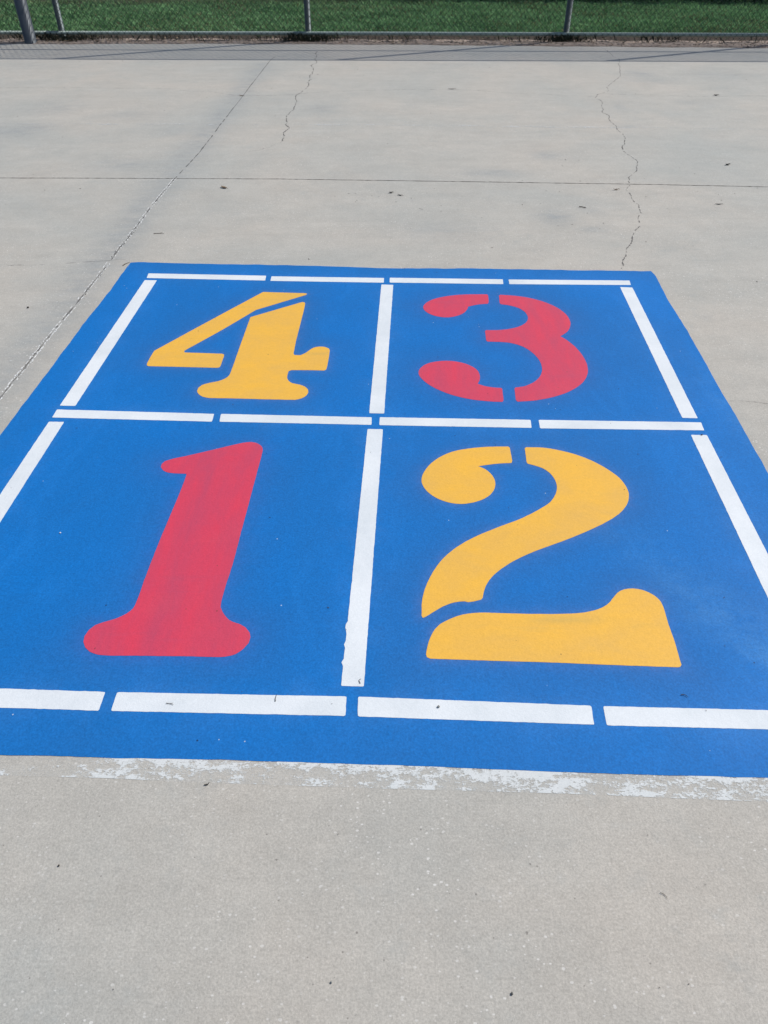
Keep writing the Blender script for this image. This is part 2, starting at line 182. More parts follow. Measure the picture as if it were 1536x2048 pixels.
def m_numeral(name, a, b, edge, streak, dirty, mark=None):
    n = Nodes(name)
    s = n.noise(1.0, 5, .65, n.scaled(streak), .4)
    col = n.mix(n.ramp(s, .32, .68), a, b)
    col = n.mix(n.math('MULTIPLY', n.ramp(n.noise(5, 4, .6), .52, .75), .35), col, edge)
    lane = n.math('MULTIPLY', n.ramp(n.noise(1.0, 4, .6, n.scaled((2.2, 24, 1)), .3), .56, .72), n.ramp(n.noise(2.4, 3, .5), .42, .62))
    if mark:
        sp = n.new('ShaderNodeSeparateXYZ'); n.t.links.new(n.pos, sp.inputs[0])
        wob = n.math('MULTIPLY', n.math('SUBTRACT', n.noise(9, 4, .6), .5), .03)
        dy = n.math('ABSOLUTE', n.math('ADD', n.math('SUBTRACT', sp.outputs[1], mark[1]), wob)); dx = n.math('ABSOLUTE', n.math('SUBTRACT', sp.outputs[0], mark[0]))
        lane = n.math('MAXIMUM', lane, n.math('MULTIPLY', n.ramp(dy, .002, .020, 1.1, 0), n.ramp(dx, .02, .16, 1, 0)))
    col = n.mix(n.math('MULTIPLY', lane, .5), col, dirty)
    d, c = n.voro(34)
    fl = n.math('MULTIPLY', n.math('LESS_THAN', d, .09), n.math('GREATER_THAN', n.first(c), .97))
    col = n.mix(n.math('MULTIPLY', fl, .7), col, (.10, .05, .03))
    col = paint_grain(n, col, .08, 190)
    return n.fin(col, .58, .3)

def m_white():
    n = Nodes('white_paint')
    s = n.noise(1.3, 5, .6, n.scaled((3, 3, 1)), .5)
    col = n.mix(n.ramp(s, .35, .66), WHITE_A, WHITE_B)
    d, c = n.voro(42)
    fl = n.math('MULTIPLY', n.math('LESS_THAN', d, .085), n.math('GREATER_THAN', n.first(c), .965))
    col = n.mix(n.math('MULTIPLY', fl, .75), col, (.16, .15, .14))
    col = paint_grain(n, col, .06)
    return n.fin(col, .6, .3)

def masked(n, col, mask, rough=.7):
    m = n.fin(col, rough, .25)
    tr = n.new('ShaderNodeBsdfTransparent'); mx = n.new('ShaderNodeMixShader')
    n.put(mx.inputs[0], mask); n.t.links.new(tr.outputs[0], mx.inputs[1]); n.t.links.new(n.b.outputs[0], mx.inputs[2])
    n.t.links.new(mx.outputs[0], n.out.inputs['Surface'])
    return m

def m_worn():
    n = Nodes('worn_white_paint')
    keep = n.attr('keep')
    a = n.noise(1, 6, .68, n.scaled((24, 48, 1)), .1)
    b = n.noise(1, 5, .8, n.scaled((70, 520, 1)))
    c = n.noise(110, 4, .75)
    v = n.math('ADD', n.math('ADD', n.math('MULTIPLY', a, .46), n.math('MULTIPLY', b, .26)), n.math('MULTIPLY', c, .28))
    thr = n.math('ADD', n.math('MULTIPLY', keep, -.24), .646)
    mask = n.ramp(n.math('SUBTRACT', v, thr), -.014, .026, 0, .85)
    ghost = n.math('MULTIPLY', n.ramp(keep, .1, .6, 0, 1), n.ramp(n.math('ADD', n.math('MULTIPLY', b, .6), n.math('MULTIPLY', c, .4)), .42, .62, .02, .34))
    mask = n.math('MAXIMUM', mask, ghost)
    col = n.gain(n.mix(n.noise(30, 3), (.62, .66, .66), (.74, .76, .76)), n.ramp(n.noise(240, 3, .7), .25, .75, .9, 1.08))
    return masked(n, col, mask)

def m_faded():
    n = Nodes('faded_white_paint')
    keep = n.attr('keep')
    a = n.noise(1, 5, .7, n.scaled((5, 40, 1)))
    c = n.noise(60, 3, .7)
    v = n.math('ADD', n.math('MULTIPLY', a, .6), n.math('MULTIPLY', c, .4))
    mask = n.ramp(n.math('SUBTRACT', v, n.math('ADD', n.math('MULTIPLY', keep, -.3), .68)), 0, .05, 0, .7)
    return masked(n, n.mix(.5, (.62, .64, .64), (.7, .72, .72)), mask)

def m_plain(name, a, b, scale=30, rough=.85, spec=.2, bump=0, **kw):
    n = Nodes(name)
    f = n.ramp(n.noise(scale, 4, .65), .3, .7)
    col = n.mix(f, a, b)
    if bump: n.bump(n.noise(scale * 4, 3, .7), bump, .003)
    return n.fin(col, rough, spec, **kw)

def m_grime():
    n = Nodes('dirt_filled_gap')
    a = n.noise(40, 4, .7)
    col = n.mix(n.ramp(a, .35, .65), (.045, .042, .04), (.13, .12, .11))
    return n.fin(col, .95, .05)

def m_fine():
    n = Nodes('fine_gap')
    a = n.noise(11, 4, .7)
    return masked(n, (.12, .115, .11), n.ramp(a, .32, .6, .25, .75))

def m_hair():
    n = Nodes('hairline_gap')
    a = n.noise(18, 4, .7)
    return masked(n, (.16, .15, .14), n.ramp(a, .38, .62, .02, .5))

def m_terrain():
    n = Nodes('soil_and_turf')
    a = n.noise(9, 6, .7); b = n.noise(60, 4, .7)
    dirt = n.mix(n.ramp(a, .3, .7), (.42, .35, .30), (.29, .23, .19))
    dirt = n.gain(dirt, n.ramp(b, .25, .75, .75, 1.2))
    turf = n.mix(n.ramp(n.noise(25, 5, .7), .3, .7), (.030, .065, .026), (.07, .12, .05))
    f = n.math('ADD', n.attr('turf'), n.math('MULTIPLY', n.math('SUBTRACT', n.noise(5, 4, .6), .5), .5))
    dirt = n.mix(n.math('MULTIPLY', n.ramp(n.math('ADD', n.attr('humus_shade'), n.math('MULTIPLY', n.math('SUBTRACT', n.noise(11, 5, .7), .5), .9)), .3, .7), .9), dirt, (.035, .028, .022))  # dark soil under the fence, bottom rail's shadow painted into its colour
    col = n.mix(n.ramp(f, .35, .65), dirt, turf)
    n.bump(n.math('ADD', a, b), .8, .02)
    return n.fin(col, .95, .1)

def m_blade():
    n = Nodes('grass_blade')
    col = n.mix(n.attr('tone'), GRASS_A, GRASS_B)
    col = n.mix(n.attr('dry'), col, (.19, .155, .085))
    m = n.fin(col, .55, .25)
    tl = n.new('ShaderNodeBsdfTranslucent'); n.put(tl.inputs[0], n.gain(col, .9)); mx = n.new('ShaderNodeMixShader')
    mx.inputs[0].default_value = .3
    n.t.links.new(n.b.outputs[0], mx.inputs[1]); n.t.links.new(tl.outputs[0], mx.inputs[2]); n.t.links.new(mx.outputs[0], n.out.inputs['Surface'])
    return m

def m_leafy():
    n = Nodes('hedge_leaf')
    col = n.mix(n.attr('tone'), (.020, .045, .022), (.05, .095, .04))
    return n.fin(col, .8, .1)

def m_steel(name, a, b):
    n = Nodes(name)
    col = n.mix(n.ramp(n.noise(14, 5, .65, n.scaled((1, 1, .35))), .3, .7), a, b)
    col = n.gain(col, n.ramp(n.noise(160, 3, .7), .25, .75, .85, 1.12))
    n.bump(n.noise(90, 3, .6), .15, .001)
    return n.fin(col, .5, .4, Metallic=.35)

CONC_A, CONC_B, STAIN = (.445, .417, .370), (.382, .385, .358), (.260, .282, .288)
BLUE_A, BLUE_B, BLUE_O = (.003, .152, .49), (.007, .136, .42), (.015, .126, .375)
RED_A, RED_B, RED_E = (.63, .046, .090), (.50, .054, .110), (.64, .070, .108)
YEL_A, YEL_B, YEL_E = (.79, .435, .050), (.70, .405, .078), (.68, .38, .065)
WHITE_A, WHITE_B = (.70, .735, .76), (.60, .645, .675)
GRASS_A, GRASS_B = (.062, .155, .065), (.25, .47, .215)
M = dict(conc=m_concrete(), blue=m_blue(), red=m_numeral('red_paint', RED_A, RED_B, RED_E, (14, 3.0, 1), (.46, .065, .125)), yellow=m_numeral('yellow_paint', YEL_A, YEL_B, YEL_E, (5, 7, 1), (.56, .37, .085), MARK2),
         white=m_white(), worn=m_worn(), faded=m_faded(), grime=m_grime(), hair=m_hair(), fine=m_fine(), terrain=m_terrain(), blade=m_blade(), hedge=m_leafy(),
         post=m_steel('weathered_steel', (.055, .075, .085), (.10, .125, .13)), rail=m_steel('galvanised_rail', (.26, .33, .31), (.38, .45, .42)),
         wire=m_steel('galvanised_wire', (.028, .04, .04), (.055, .07, .068)),
         thick=m_steel('grey_steel', (.05, .062, .078), (.09, .105, .12)),
         chip=m_plain('white_chip', (.60, .61, .60), (.74, .75, .74), 40),
         twig=m_plain('dark_twig', (.035, .028, .022), (.09, .07, .05), 60), brown=m_plain('dry_leaf_brown', (.11, .075, .05), (.20, .145, .095), 50),
         dark=m_plain('dark_leaf', (.03, .028, .025), (.08, .07, .06), 50), slate=m_plain('slate_stone', (.07, .07, .068), (.15, .15, .145), 150), stone=m_plain('grey_stone', (.20, .21, .20), (.36, .36, .34), 150, bump=.5),
         straw=m_plain('straw', (.30, .245, .165), (.42, .36, .26), 30), weed=m_plain('shade_dark_weed', (.018, .024, .014), (.05, .05, .032), 30), bark=m_plain('bark', (.05, .04, .03), (.09, .07, .05), 20))

# ------------------------------------------------------------------ geometry helpers
def poly_at(P, xs):
    P = sorted(P); return np.interp(xs, [p[0] for p in P], [p[1] for p in P])

def spline(pts, step=.012):
    """closed outline through (x, y, corner) points; smooth between corners"""
    n = len(pts); out = []
    P = [np.array(p[:2]) for p in pts]; Cn = [p[2] for p in pts]
    for i in range(n):
        a, b = P[i], P[(i + 1) % n]
        p0 = P[i - 1] if not Cn[i] else a - (b - a) * .3
        p3 = P[(i + 2) % n] if not Cn[(i + 1) % n] else b + (b - a) * .3
        L = np.linalg.norm(b - a); k = max(1, int(L / step))
        d1, d2, d3 = max(np.linalg.norm(a - p0), 1e-5) ** .5, max(L, 1e-5) ** .5, max(np.linalg.norm(p3 - b), 1e-5) ** .5
        t0, t1 = 0, d1; t2 = t1 + d2; t3 = t2 + d3
        for j in range(k):
            t = t1 + d2 * j / k
            A1 = p0 * (t1 - t) / d1 + a * t / d1
            A2 = a * (t2 - t) / d2 + b * (t - t1) / d2
            A3 = b * (t3 - t) / d3 + p3 * (t - t2) / d3
            B1 = A1 * (t2 - t) / (t2 - t0) + A2 * (t - t0) / (t2 - t0)
            B2 = A2 * (t3 - t) / (t3 - t1) + A3 * (t - t1) / (t3 - t1)
            out.append(B1 * (t2 - t) / d2 + B2 * (t - t1) / d2)
    return np.array(out)

def flat_polys(name, outlines, z, mat, parent, fuzz=.0):
    bm = bmesh.new()
    for o in outlines:
        if fuzz:
            o = o + NR.normal(0, fuzz, o.shape)
        f = bm.faces.new([bm.verts.new((p[0], p[1], z)) for p in o])
        f.normal_update()
        if f.normal.z < 0: f.normal_flip()
    bmesh.ops.triangulate(bm, faces=bm.faces[:])
    me = bpy.data.meshes.new(name); bm.to_mesh(me); bm.free(); me.materials.append(mat)
    ob = bpy.data.objects.new(name, me); COL.objects.link(ob); ob.parent = parent
    ob.location = tuple(-v for v in parent.location)
    return ob

def subdivide(line, step, rough, rng):
    pts = [np.array(p, dtype=float) for p in line]
    while True:
        out = [pts[0]]; more = False
        for a, b in zip(pts, pts[1:]):
            d = b - a; L = np.linalg.norm(d)
            if L > step:
                more = True; nrm = np.array([-d[1], d[0]]) / L
                out.append((a + b) / 2 + nrm * rng.gauss(0, rough) * L)
            out.append(b)
        pts = out
        if not more: return np.array(pts)

def ribbon(line, w, z, rng, wob=.5, gap=0):
    """flat strip along a line with uneven width"""
    n = len(line); t = np.gradient(line, axis=0); t /= np.linalg.norm(t, axis=1)[:, None] + 1e-9
    nr = np.stack([-t[:, 1], t[:, 0]], 1)
    V, F = [], []
    for i in range(n):
        ww = w * (1 + wob * rng.uniform(-1, 1)) / 2; e = w * .25 * rng.uniform(-1, 1) * wob
        V += [(*(line[i] + nr[i] * (ww + e)), z), (*(line[i] - nr[i] * (ww - e)), z)]
    run = 0
    for i in range(n - 1):
        if run <= 0 and gap and rng.random() < gap: run = rng.randint(1, 3)
        if run > 0: run -= 1; continue
        F.append((2 * i + 1, 2 * i + 3, 2 * i + 2, 2 * i))
    return V, F

def tube(path, radii, k=8, cap=True):
    path = np.asarray(path, dtype=float); V, F = [], []
    up = np.array([0, 0, 1.0])
    for i, p in enumerate(path):
        d = path[min(i + 1, len(path) - 1)] - path[max(i - 1, 0)]; d /= np.linalg.norm(d)
        a = np.cross(d, up if abs(d[2]) < .9 else np.array([1.0, 0, 0])); a /= np.linalg.norm(a); b = np.cross(d, a)
        for j in range(k):
            th = 2 * math.pi * j / k
            V.append(p + radii[i] * (math.cos(th) * a + math.sin(th) * b))
    for i in range(len(path) - 1):
        for j in range(k):
            F.append((i * k + j, i * k + (j + 1) % k, (i + 1) * k + (j + 1) % k, (i + 1) * k + j))
    if cap:
        F.append(tuple(range(k))); F.append(tuple(reversed(range((len(path) - 1) * k, len(path) * k))))
    return V, F

def join(parts):
    V, F = [], []
    for v, f in parts:
        o = len(V); V += list(v); F += [tuple(i + o for i in q) for q in f]
    return V, F

# ------------------------------------------------------------------ pavement
def edge_y(x):
    e = sorted(EDGE); x = np.asarray(x, dtype=float)
    s0 = (e[1][1] - e[0][1]) / (e[1][0] - e[0][0]); s1 = (e[-1][1] - e[-2][1]) / (e[-1][0] - e[-2][0])
    y = np.interp(x, [p[0] for p in e], [p[1] for p in e])
    y = np.where(x < e[0][0], e[0][1], y); y = np.where(x > e[-1][0], e[-1][1] + (x - e[-1][0]) * s1 * .5, y)
    return y + .014 * np.sin(x * 5.3) + .009 * np.sin(x * 13.7 + 1) + .005 * np.sin(x * 41)
xs = np.concatenate([[-60, -35, -20, -12, -8], np.arange(-6, 7.01, .045), [9, 13, 20, 35, 60]])
ys = np.concatenate([[-50, -25, -10, -4, -1.5], np.arange(-.5, 10.1, .045)])
nx, ny = len(xs), len(ys) + 4
GX = np.tile(xs, (ny, 1)); GY = np.zeros((ny, nx)); GY[:len(ys)] = ys[:, None]
ey = edge_y(xs); last = ys[-1]
for i, t in enumerate((.5, .97)): GY[len(ys) + i] = last + (ey - last) * t
GY[-2] = ey; GY[-1] = ey + .006
GZ = np.zeros((ny, nx)); GZ[-2] = -.006; GZ[-1] = -.12
stain = np.zeros((ny, nx))
for (x, y, a, b, s) in STAINS:
    stain = np.maximum(stain, s * np.exp(-(((GX - x) / a) ** 2 + ((GY - y) / b) ** 2) * .9))
# dark bloom along the long joint and a fainter dark band across the slab near the fence
jl = np.array(CR['joint_near'][::-1] + CR['joint_far'][::-1][1:])
jx = np.interp(GY, jl[:, 1], jl[:, 0])
stain = np.maximum(stain, np.where((GY > 2) & (GY < 9.6), .60 * np.exp(-((GX - jx + .04) / .14) ** 2), 0))
stain = np.maximum(stain, .25 * np.exp(-((GY - 10.0) / .5) ** 2))
idx = np.arange(nx * ny).reshape(ny, nx)
F = np.stack([idx[:-1, :-1], idx[:-1, 1:], idx[1:, 1:], idx[1:, :-1]], -1).reshape(-1, 4)
pav = mesh_obj('pavement', np.stack([GX, GY, GZ], -1).reshape(-1, 3), F, M['conc'], attrs={'stain': stain.ravel()})
tag(pav, kind='structure')

def seam(name, key, w, step, rough, wob, mat, gap=0, z=.0007, taper=False):
    ln = subdivide(CR[key], step, rough, R)
    V, Fq = ribbon(ln, w, z, R, wob, gap)
    return mesh_obj(name, V, Fq, mat, pav)
far = CR['joint_across']
d0 = np.array(far[0]) - np.array(far[1]); d1 = np.array(far[-1]) - np.array(far[-2])
CR['joint_across'] = [tuple(np.array(far[0]) + d0 * 6)] + list(far) + [tuple(np.array(far[-1]) + d1 * 6)]
seam('control_joint', 'joint_across', .0085, .03, .002, .5, M['grime'], 0)
nj = CR['joint_near']; d = np.array(nj[-1]) - np.array(nj[-2])
CR['joint_near'] = list(nj) + [tuple(np.array(nj[-1]) + d * 3)]
seam('control_joint', 'joint_near', .0062, .025, .01, .8, M['fine'], .10)
seam('control_joint', 'joint_far', .0065, .03, .004, .8, M['fine'], .05)
seam('crack', 'crack1', .0080, .02, .05, .9, M['fine'], .10)
seam('crack', 'crack1b', .004, .02, .10, .9, M['hair'], .1)
seam('crack', 'crack2', .0055, .02, .05, .9, M['fine'], .08)
for h in ('hair1', 'hair2', 'hair3', 'hair4', 'hair5'):
    seam('hairline_crack', h, .005 if h == 'hair5' else .007, .03, .03, .7, M['hair'], .05)
# white chipped rims along the near part of the long joint
V, Fc = [], []
ln = subdivide(CR['joint_near'], .02, .004, R)
for i in range(len(ln) - 1):
    t = ln[i + 1] - ln[i]; t /= np.linalg.norm(t); nr = np.array([-t[1], t[0]])
    dens = .25 + .75 * (math.sin(i * .11) * .5 + .5) * (.4 + .6 * (math.sin(i * .037 + 1) * .5 + .5))
    for side in (-1, 1):
        if R.random() < dens * (1.4 if side > 0 else 1.1):
            c = ln[i] + nr * side * (.0058 + R.random() * .005) + t * R.uniform(-.008, .008)
            a, b = R.uniform(.006, .02), R.uniform(.0018, .0042); o = len(V); k = 6
            for j in range(k):
                th = 2 * math.pi * j / k; q = c + t * a * math.cos(th) * R.uniform(.6, 1.2) + nr * b * math.sin(th) * R.uniform(.5, 1.3)
                V.append((q[0], q[1], (.0012 + .0001 * side)))
            Fc.append(tuple(range(o, o + k)))
    if R.random() < .10:
        c = ln[i] + nr * R.uniform(-.12, .05); o = len(V)
        for j in range(5):
            th = 2 * math.pi * j / 5; V.append((c[0] + R.uniform(.002, .006) * math.cos(th), c[1] + R.uniform(.001, .004) * math.sin(th), .0012))
        Fc.append(tuple(range(o, o + 5)))
ch = mesh_obj('joint_paint_chips', V, Fc, M['chip'], pav); ch['kind'] = 'stuff'

# ------------------------------------------------------------------ the painted court
court = empty('four_square_court', (-.03, 2.4, 0))
tag(court, 'blue painted four square court with white dashed lines and numerals 1 to 4', 'game court')
def edge_curve(P, n, jit, key, rng):
    P = np.array(P); s = np.concatenate([[0], np.cumsum(np.linalg.norm(np.diff(P, axis=0), axis=1))]); s /= s[-1]
    t = np.linspace(0, 1, n); q = np.stack([np.interp(t, s, P[:, 0]), np.interp(t, s, P[:, 1])], 1)
    w = np.zeros(n)
    for k in range(5):
        f = 6 * 2.1 ** k; w += np.interp(t * f, np.arange(int(f) + 2), rng.normal(0, 1, int(f) + 2)) * jit / (1.4 ** k)
    w *= np.minimum(1, np.minimum(t, 1 - t) * 60)
    q[:, key] += w; return q
N1, N2 = 260, 280
ET, EB = edge_curve(PAD_T, N1, .0035, 1, NR), edge_curve(PAD_B, N1, .0012, 1, NR)
EL, ER = edge_curve(PAD_L, N2, .0022, 0, NR), edge_curve(PAD_R, N2, .0013, 0, NR)
EL, ER = EL[::-1], ER[::-1]
u = np.linspace(0, 1, N1)[None, :, None]; v = np.linspace(0, 1, N2)[:, None, None]
G = (1 - v) * EB[None] + v * ET[None] + (1 - u) * EL[:, None] + u * ER[:, None] - ((1 - u) * (1 - v) * EB[0] + u * (1 - v) * EB[-1] + (1 - u) * v * ET[0] + u * v * ET[-1])
GP = G.reshape(-1, 2)
OUT = {k: [spline(o) for o in v] for k, v in NUMS.items()}
def dist_to(samples):
    s = np.concatenate(samples); best = np.full(len(GP), 9.0)
    for i in range(0, len(s), 200):
        c = s[i:i + 200]; best = np.minimum(best, np.sqrt(((GP[:, None, :] - c[None]) ** 2).sum(-1)).min(1))
    return best
def quad_edge(q):
    q = np.array(q); return np.concatenate([q[i] + (q[(i + 1) % 4] - q[i]) * np.linspace(0, 1, 26)[:, None] for i in range(4)])
d_red = dist_to([*OUT['1'], *OUT['3']]); d_yel = dist_to([*OUT['4'], *OUT['2']]); d_wh = dist_to([quad_edge(q) for q in LINES])
over = np.clip(np.exp(-(np.minimum(d_red, d_yel) / .13) ** 2), 0, 1)
over = np.maximum(over, .55 * np.exp(-(np.minimum.reduce([GP[:, 1] - np.interp(GP[:, 0], EB[:, 0], EB[:, 1]), np.interp(GP[:, 0], ET[:, 0], ET[:, 1]) - GP[:, 1]]) / .12) ** 2))
scuff = np.exp(-(((GP[:, 0] - GP[:, 1] * -.55 - 1.72) / .10) ** 2)) * (GP[:, 1] > .9) * np.clip((1.9 - GP[:, 1]) / .5, 0, 1)
scuff = np.maximum(scuff, .6 * np.exp(-(((GP[:, 0] - 1.33) / .05) ** 2 + ((GP[:, 1] - 2.5) / .35) ** 2)))
scuff = np.maximum(scuff, .5 * np.exp(-(((GP[:, 0] - 1.05) / .25) ** 2 + ((GP[:, 1] - 1.05) / .06) ** 2)))
idx = np.arange(N1 * N2).reshape(N2, N1)
F = np.stack([idx[:-1, :-1], idx[:-1, 1:], idx[1:, 1:], idx[1:, :-1]], -1).reshape(-1, 4)
pad = mesh_obj('blue_pad', np.concatenate([GP, np.full((len(GP), 1), .0012)], 1), F, M['blue'], court,
               attrs=dict(overspray=over, halo_red=np.exp(-(d_red / .022)), halo_yellow=np.exp(-(d_yel / .016)), halo_white=np.exp(-(d_wh / .04)), scuff=scuff))

def rounded(q, r=.0045, fuzz=.0003):
    q = [np.array(p) for p in q]; out = []
    for i in range(4):
        p, a, b = q[i], q[i - 1], q[(i + 1) % 4]
        da = (a - p) / np.linalg.norm(a - p); db = (b - p) / np.linalg.norm(b - p)
        for t in (0, .3, .7, 1): out.append(p + da * r * (1 - t) ** 2 + db * r * t ** 2)
        n = int(np.linalg.norm(b - p) / .012)
        for j in range(1, n):
            out.append(p + db * r + (b - p - db * 2 * r) * j / n)
    return np.array(out) + NR.normal(0, fuzz, (len(out), 2))
for k, q in enumerate(LINES):
    o = rounded(q)
    if k == 12:   # over-brushed, ragged left edge near the bottom of the centre line
        lx = o[:, 0] < (-.083 + (o[:, 1] - 1.75) * .05); band = (o[:, 1] > 1.19) & (o[:, 1] < 1.40)
        o[lx & band, 0] -= .0015 + np.abs(NR.normal(0, .0012, (lx & band).sum()))
    flat_polys('painted_line', [o], .0017, M['white'], court)
for k, lab, mat in (('1', 'red stencilled numeral 1 in the near left square', 'red'), ('2', 'yellow stencilled numeral 2 in the near right square', 'yellow'),
                    ('3', 'red stencilled numeral 3 in the far right square', 'red'), ('4', 'yellow stencilled numeral 4 in the far left square', 'yellow')):
    o = flat_polys('numeral', OUT[k], .0017, M[mat], court, .0002); o['label'] = lab

# ------------------------------------------------------------------ old lines on the concrete
def strip(name, top, bot, keep, mat, z, rows=12, sub=6):
    top, bot = np.array(top), np.array(bot); n = (len(top) - 1) * sub + 1
    s = np.linspace(0, len(top) - 1, n); k0 = np.arange(len(top))
    T = np.stack([np.interp(s, k0, top[:, i]) for i in (0, 1)], 1); B = np.stack([np.interp(s, k0, bot[:, i]) for i in (0, 1)], 1)
    V, A = [], []
    for r in range(rows):
        t = r / (rows - 1)
        P = T * (1 - t) + B * t
        kk = [np.interp(s, k0, k) for k in keep]
        a = [np.interp(t, [0, .2, .5, .75, 1], [kk[0][i] + .05, kk[0][i], kk[1][i], kk[2][i], kk[2][i] + .05]) for i in range(n)]
        V.append(np.concatenate([P, np.full((n, 1), z)], 1)); A.append(a)
    idx = np.arange(n * rows).reshape(rows, n)
    F = np.stack([idx[1:, :-1], idx[1:, 1:], idx[:-1, 1:], idx[:-1, :-1]], -1).reshape(-1, 4)
    return mesh_obj(name, np.concatenate(V), F, mat, attrs={'keep': np.concatenate(A)})
wt, wb = [list(map(tuple, a)) for a in (WORN_T, WORN_B)]
def extend(P, d):
    a, b = np.array(P[0]), np.array(P[-1]); t = (b - a) / np.linalg.norm(b - a)
    return [tuple(a - t * d)] + P + [tuple(b + t * d)]
wt, wb = extend(wt, .6), extend(wb, .6)
wt = [(x, y + .012) for x, y in wt]
o = strip('worn_line', wt, wb, [[q + e for q in [k[0]] + k + [k[-1]]] for k, e in zip(KEEP, (.0, .02, .05))], M['worn'], .0008)
tag(o, 'flaking white painted line along the near edge of the blue court', 'painted line')
ol = CR['oldline']; ol = extend([tuple(p) for p in ol], 1.5)
fx = np.linspace(0, 1, 40); s = np.linspace(0, 1, len(ol))
pts = np.stack([np.interp(fx, s, [p[i] for p in ol]) for i in (0, 1)], 1)
kp = .35 + .3 * np.interp(np.linspace(0, 14, 40), np.arange(15), NR.rand(15))
o = strip('faded_line', pts + [0, .022], pts - [0, .022], [kp, kp, kp], M['faded'], .0014, 4, 4)
tag(o, 'almost worn away thin white line on the concrete beyond the long joint', 'painted line')

# ------------------------------------------------------------------ ground beyond: soil strip and lawn
def ground_z(x, y):
    d = y - edge_y(x)
    z = -.004 + .010 * np.sin(x * 7.1 + y * 3) * np.sin(y * 9 + x) + .006 * np.sin(x * 23 + 1) * np.sin(y * 31)
    return np.where(d < .02, -.09, z * np.clip(d / .1, 0, 1) + .012 * np.exp(-((d - .2) / .12) ** 2))
gx = np.concatenate([[-300, -120, -50, -20, -10], np.arange(-7, 9.01, .06), [12, 20, 50, 120, 300]])
gy = np.concatenate([[-300, -100, -30, 0, 5, 9], np.arange(10.0, 12.6, .05), np.arange(12.8, 17, .25), [20, 30, 60, 120, 300]])
TX, TY = np.meshgrid(gx, gy); TZ = ground_z(TX, TY)
FL = -.0235   # slope of the fence line
d = TY - (11.05 + FL * TX)
turf = np.clip((d - .34) / .30, 0, 1)
turf = np.where((TY > 14.0) & (TX < 1.0) & (TX > -9), np.clip(1 - (TY - 14.0) / 1.2, .2, 1) + np.clip((TY - 15.2) / 1.2, 0, 1), turf)
idx = np.arange(TX.size).reshape(TX.shape)
F = np.stack([idx[:-1, :-1], idx[:-1, 1:], idx[1:, 1:], idx[1:, :-1]], -1).reshape(-1, 4)
tag(mesh_obj('ground', np.stack([TX, TY, TZ], -1).reshape(-1, 3), F, M['terrain'], smooth=True, attrs={'turf': turf.ravel(), 'humus_shade': np.clip((d - .02) / .14, 0, 1).ravel()}), kind='structure')

def vnoise(x, y, sc, seed):
    g = np.random.RandomState(seed).rand(64, 64); x = x * sc; y = y * sc
    i, j = np.floor(x).astype(int), np.floor(y).astype(int); fx, fy = x - i, y - j; fx = fx * fx * (3 - 2 * fx); fy = fy * fy * (3 - 2 * fy)
    g4 = lambda a, b: g[a % 64, b % 64]
    return (g4(i, j) * (1 - fx) + g4(i + 1, j) * fx) * (1 - fy) + (g4(i, j + 1) * (1 - fx) + g4(i + 1, j + 1) * fx) * fy

def grass():
    n = 190000
    x = NR.uniform(-7, 8.5, n); y = NR.uniform(11.08, 15.6, n) + FL * x
    d = y - (11.05 + FL * x)
    pr = np.clip((d - .30) / .30, 0, 1) * (.55 + .6 * vnoise(x, y, 3, 3))
    bare = np.clip((y - 14.1) / .8, 0, 1) * np.clip((1.2 - x) / 1.5, .25, 1) * (.25 + .8 * vnoise(x, y, 1.6, 5))
    keep = NR.rand(n) < np.clip(pr, 0, 1) * (1 - .75 * bare)
    x, y, bare = x[keep], y[keep], bare[keep]; n = len(x)
    h = NR.uniform(.025, .06, n) * (.8 + .5 * vnoise(x, y, 2.2, 9)); w = NR.uniform(.0025, .0045, n)
    th = NR.uniform(0, 2 * math.pi, n); ben = NR.uniform(.2, 1.0, n) * h; ph = th + NR.uniform(-1, 1, n) + math.pi / 2
    z = ground_z(x, y); dx, dy = np.cos(th) * w, np.sin(th) * w; bx, by = np.cos(ph) * ben, np.sin(ph) * ben
    V = np.stack([np.stack([x - dx, y - dy, z], 1), np.stack([x + dx, y + dy, z], 1),
                  np.stack([x + dx * .8 + bx * .35, y + dy * .8 + by * .35, z + h * .65], 1), np.stack([x + bx, y + by, z + h * .95], 1)], 1).reshape(-1, 3)
    i = np.arange(n)[:, None] * 4
    F = np.concatenate([i + 0, i + 1, i + 2, i + 3], 1)
    tone = np.clip(.55 * vnoise(x, y, 2.3, 1) + .3 * vnoise(x, y, 9, 2) + NR.normal(.08, .2, n), 0, 1)
    dry = np.clip((NR.rand(n) < .05 + .30 * vnoise(x, y, 1.3, 7) ** 3) * .8 + .55 * bare, 0, 1)
    o = mesh_obj('lawn_grass', V, F, M['blade'], attrs=dict(tone=np.repeat(tone, 4), dry=np.repeat(dry, 4)))
    tag(o, 'mown green lawn behind the chain link fence', 'grass', kind='stuff')
grass()

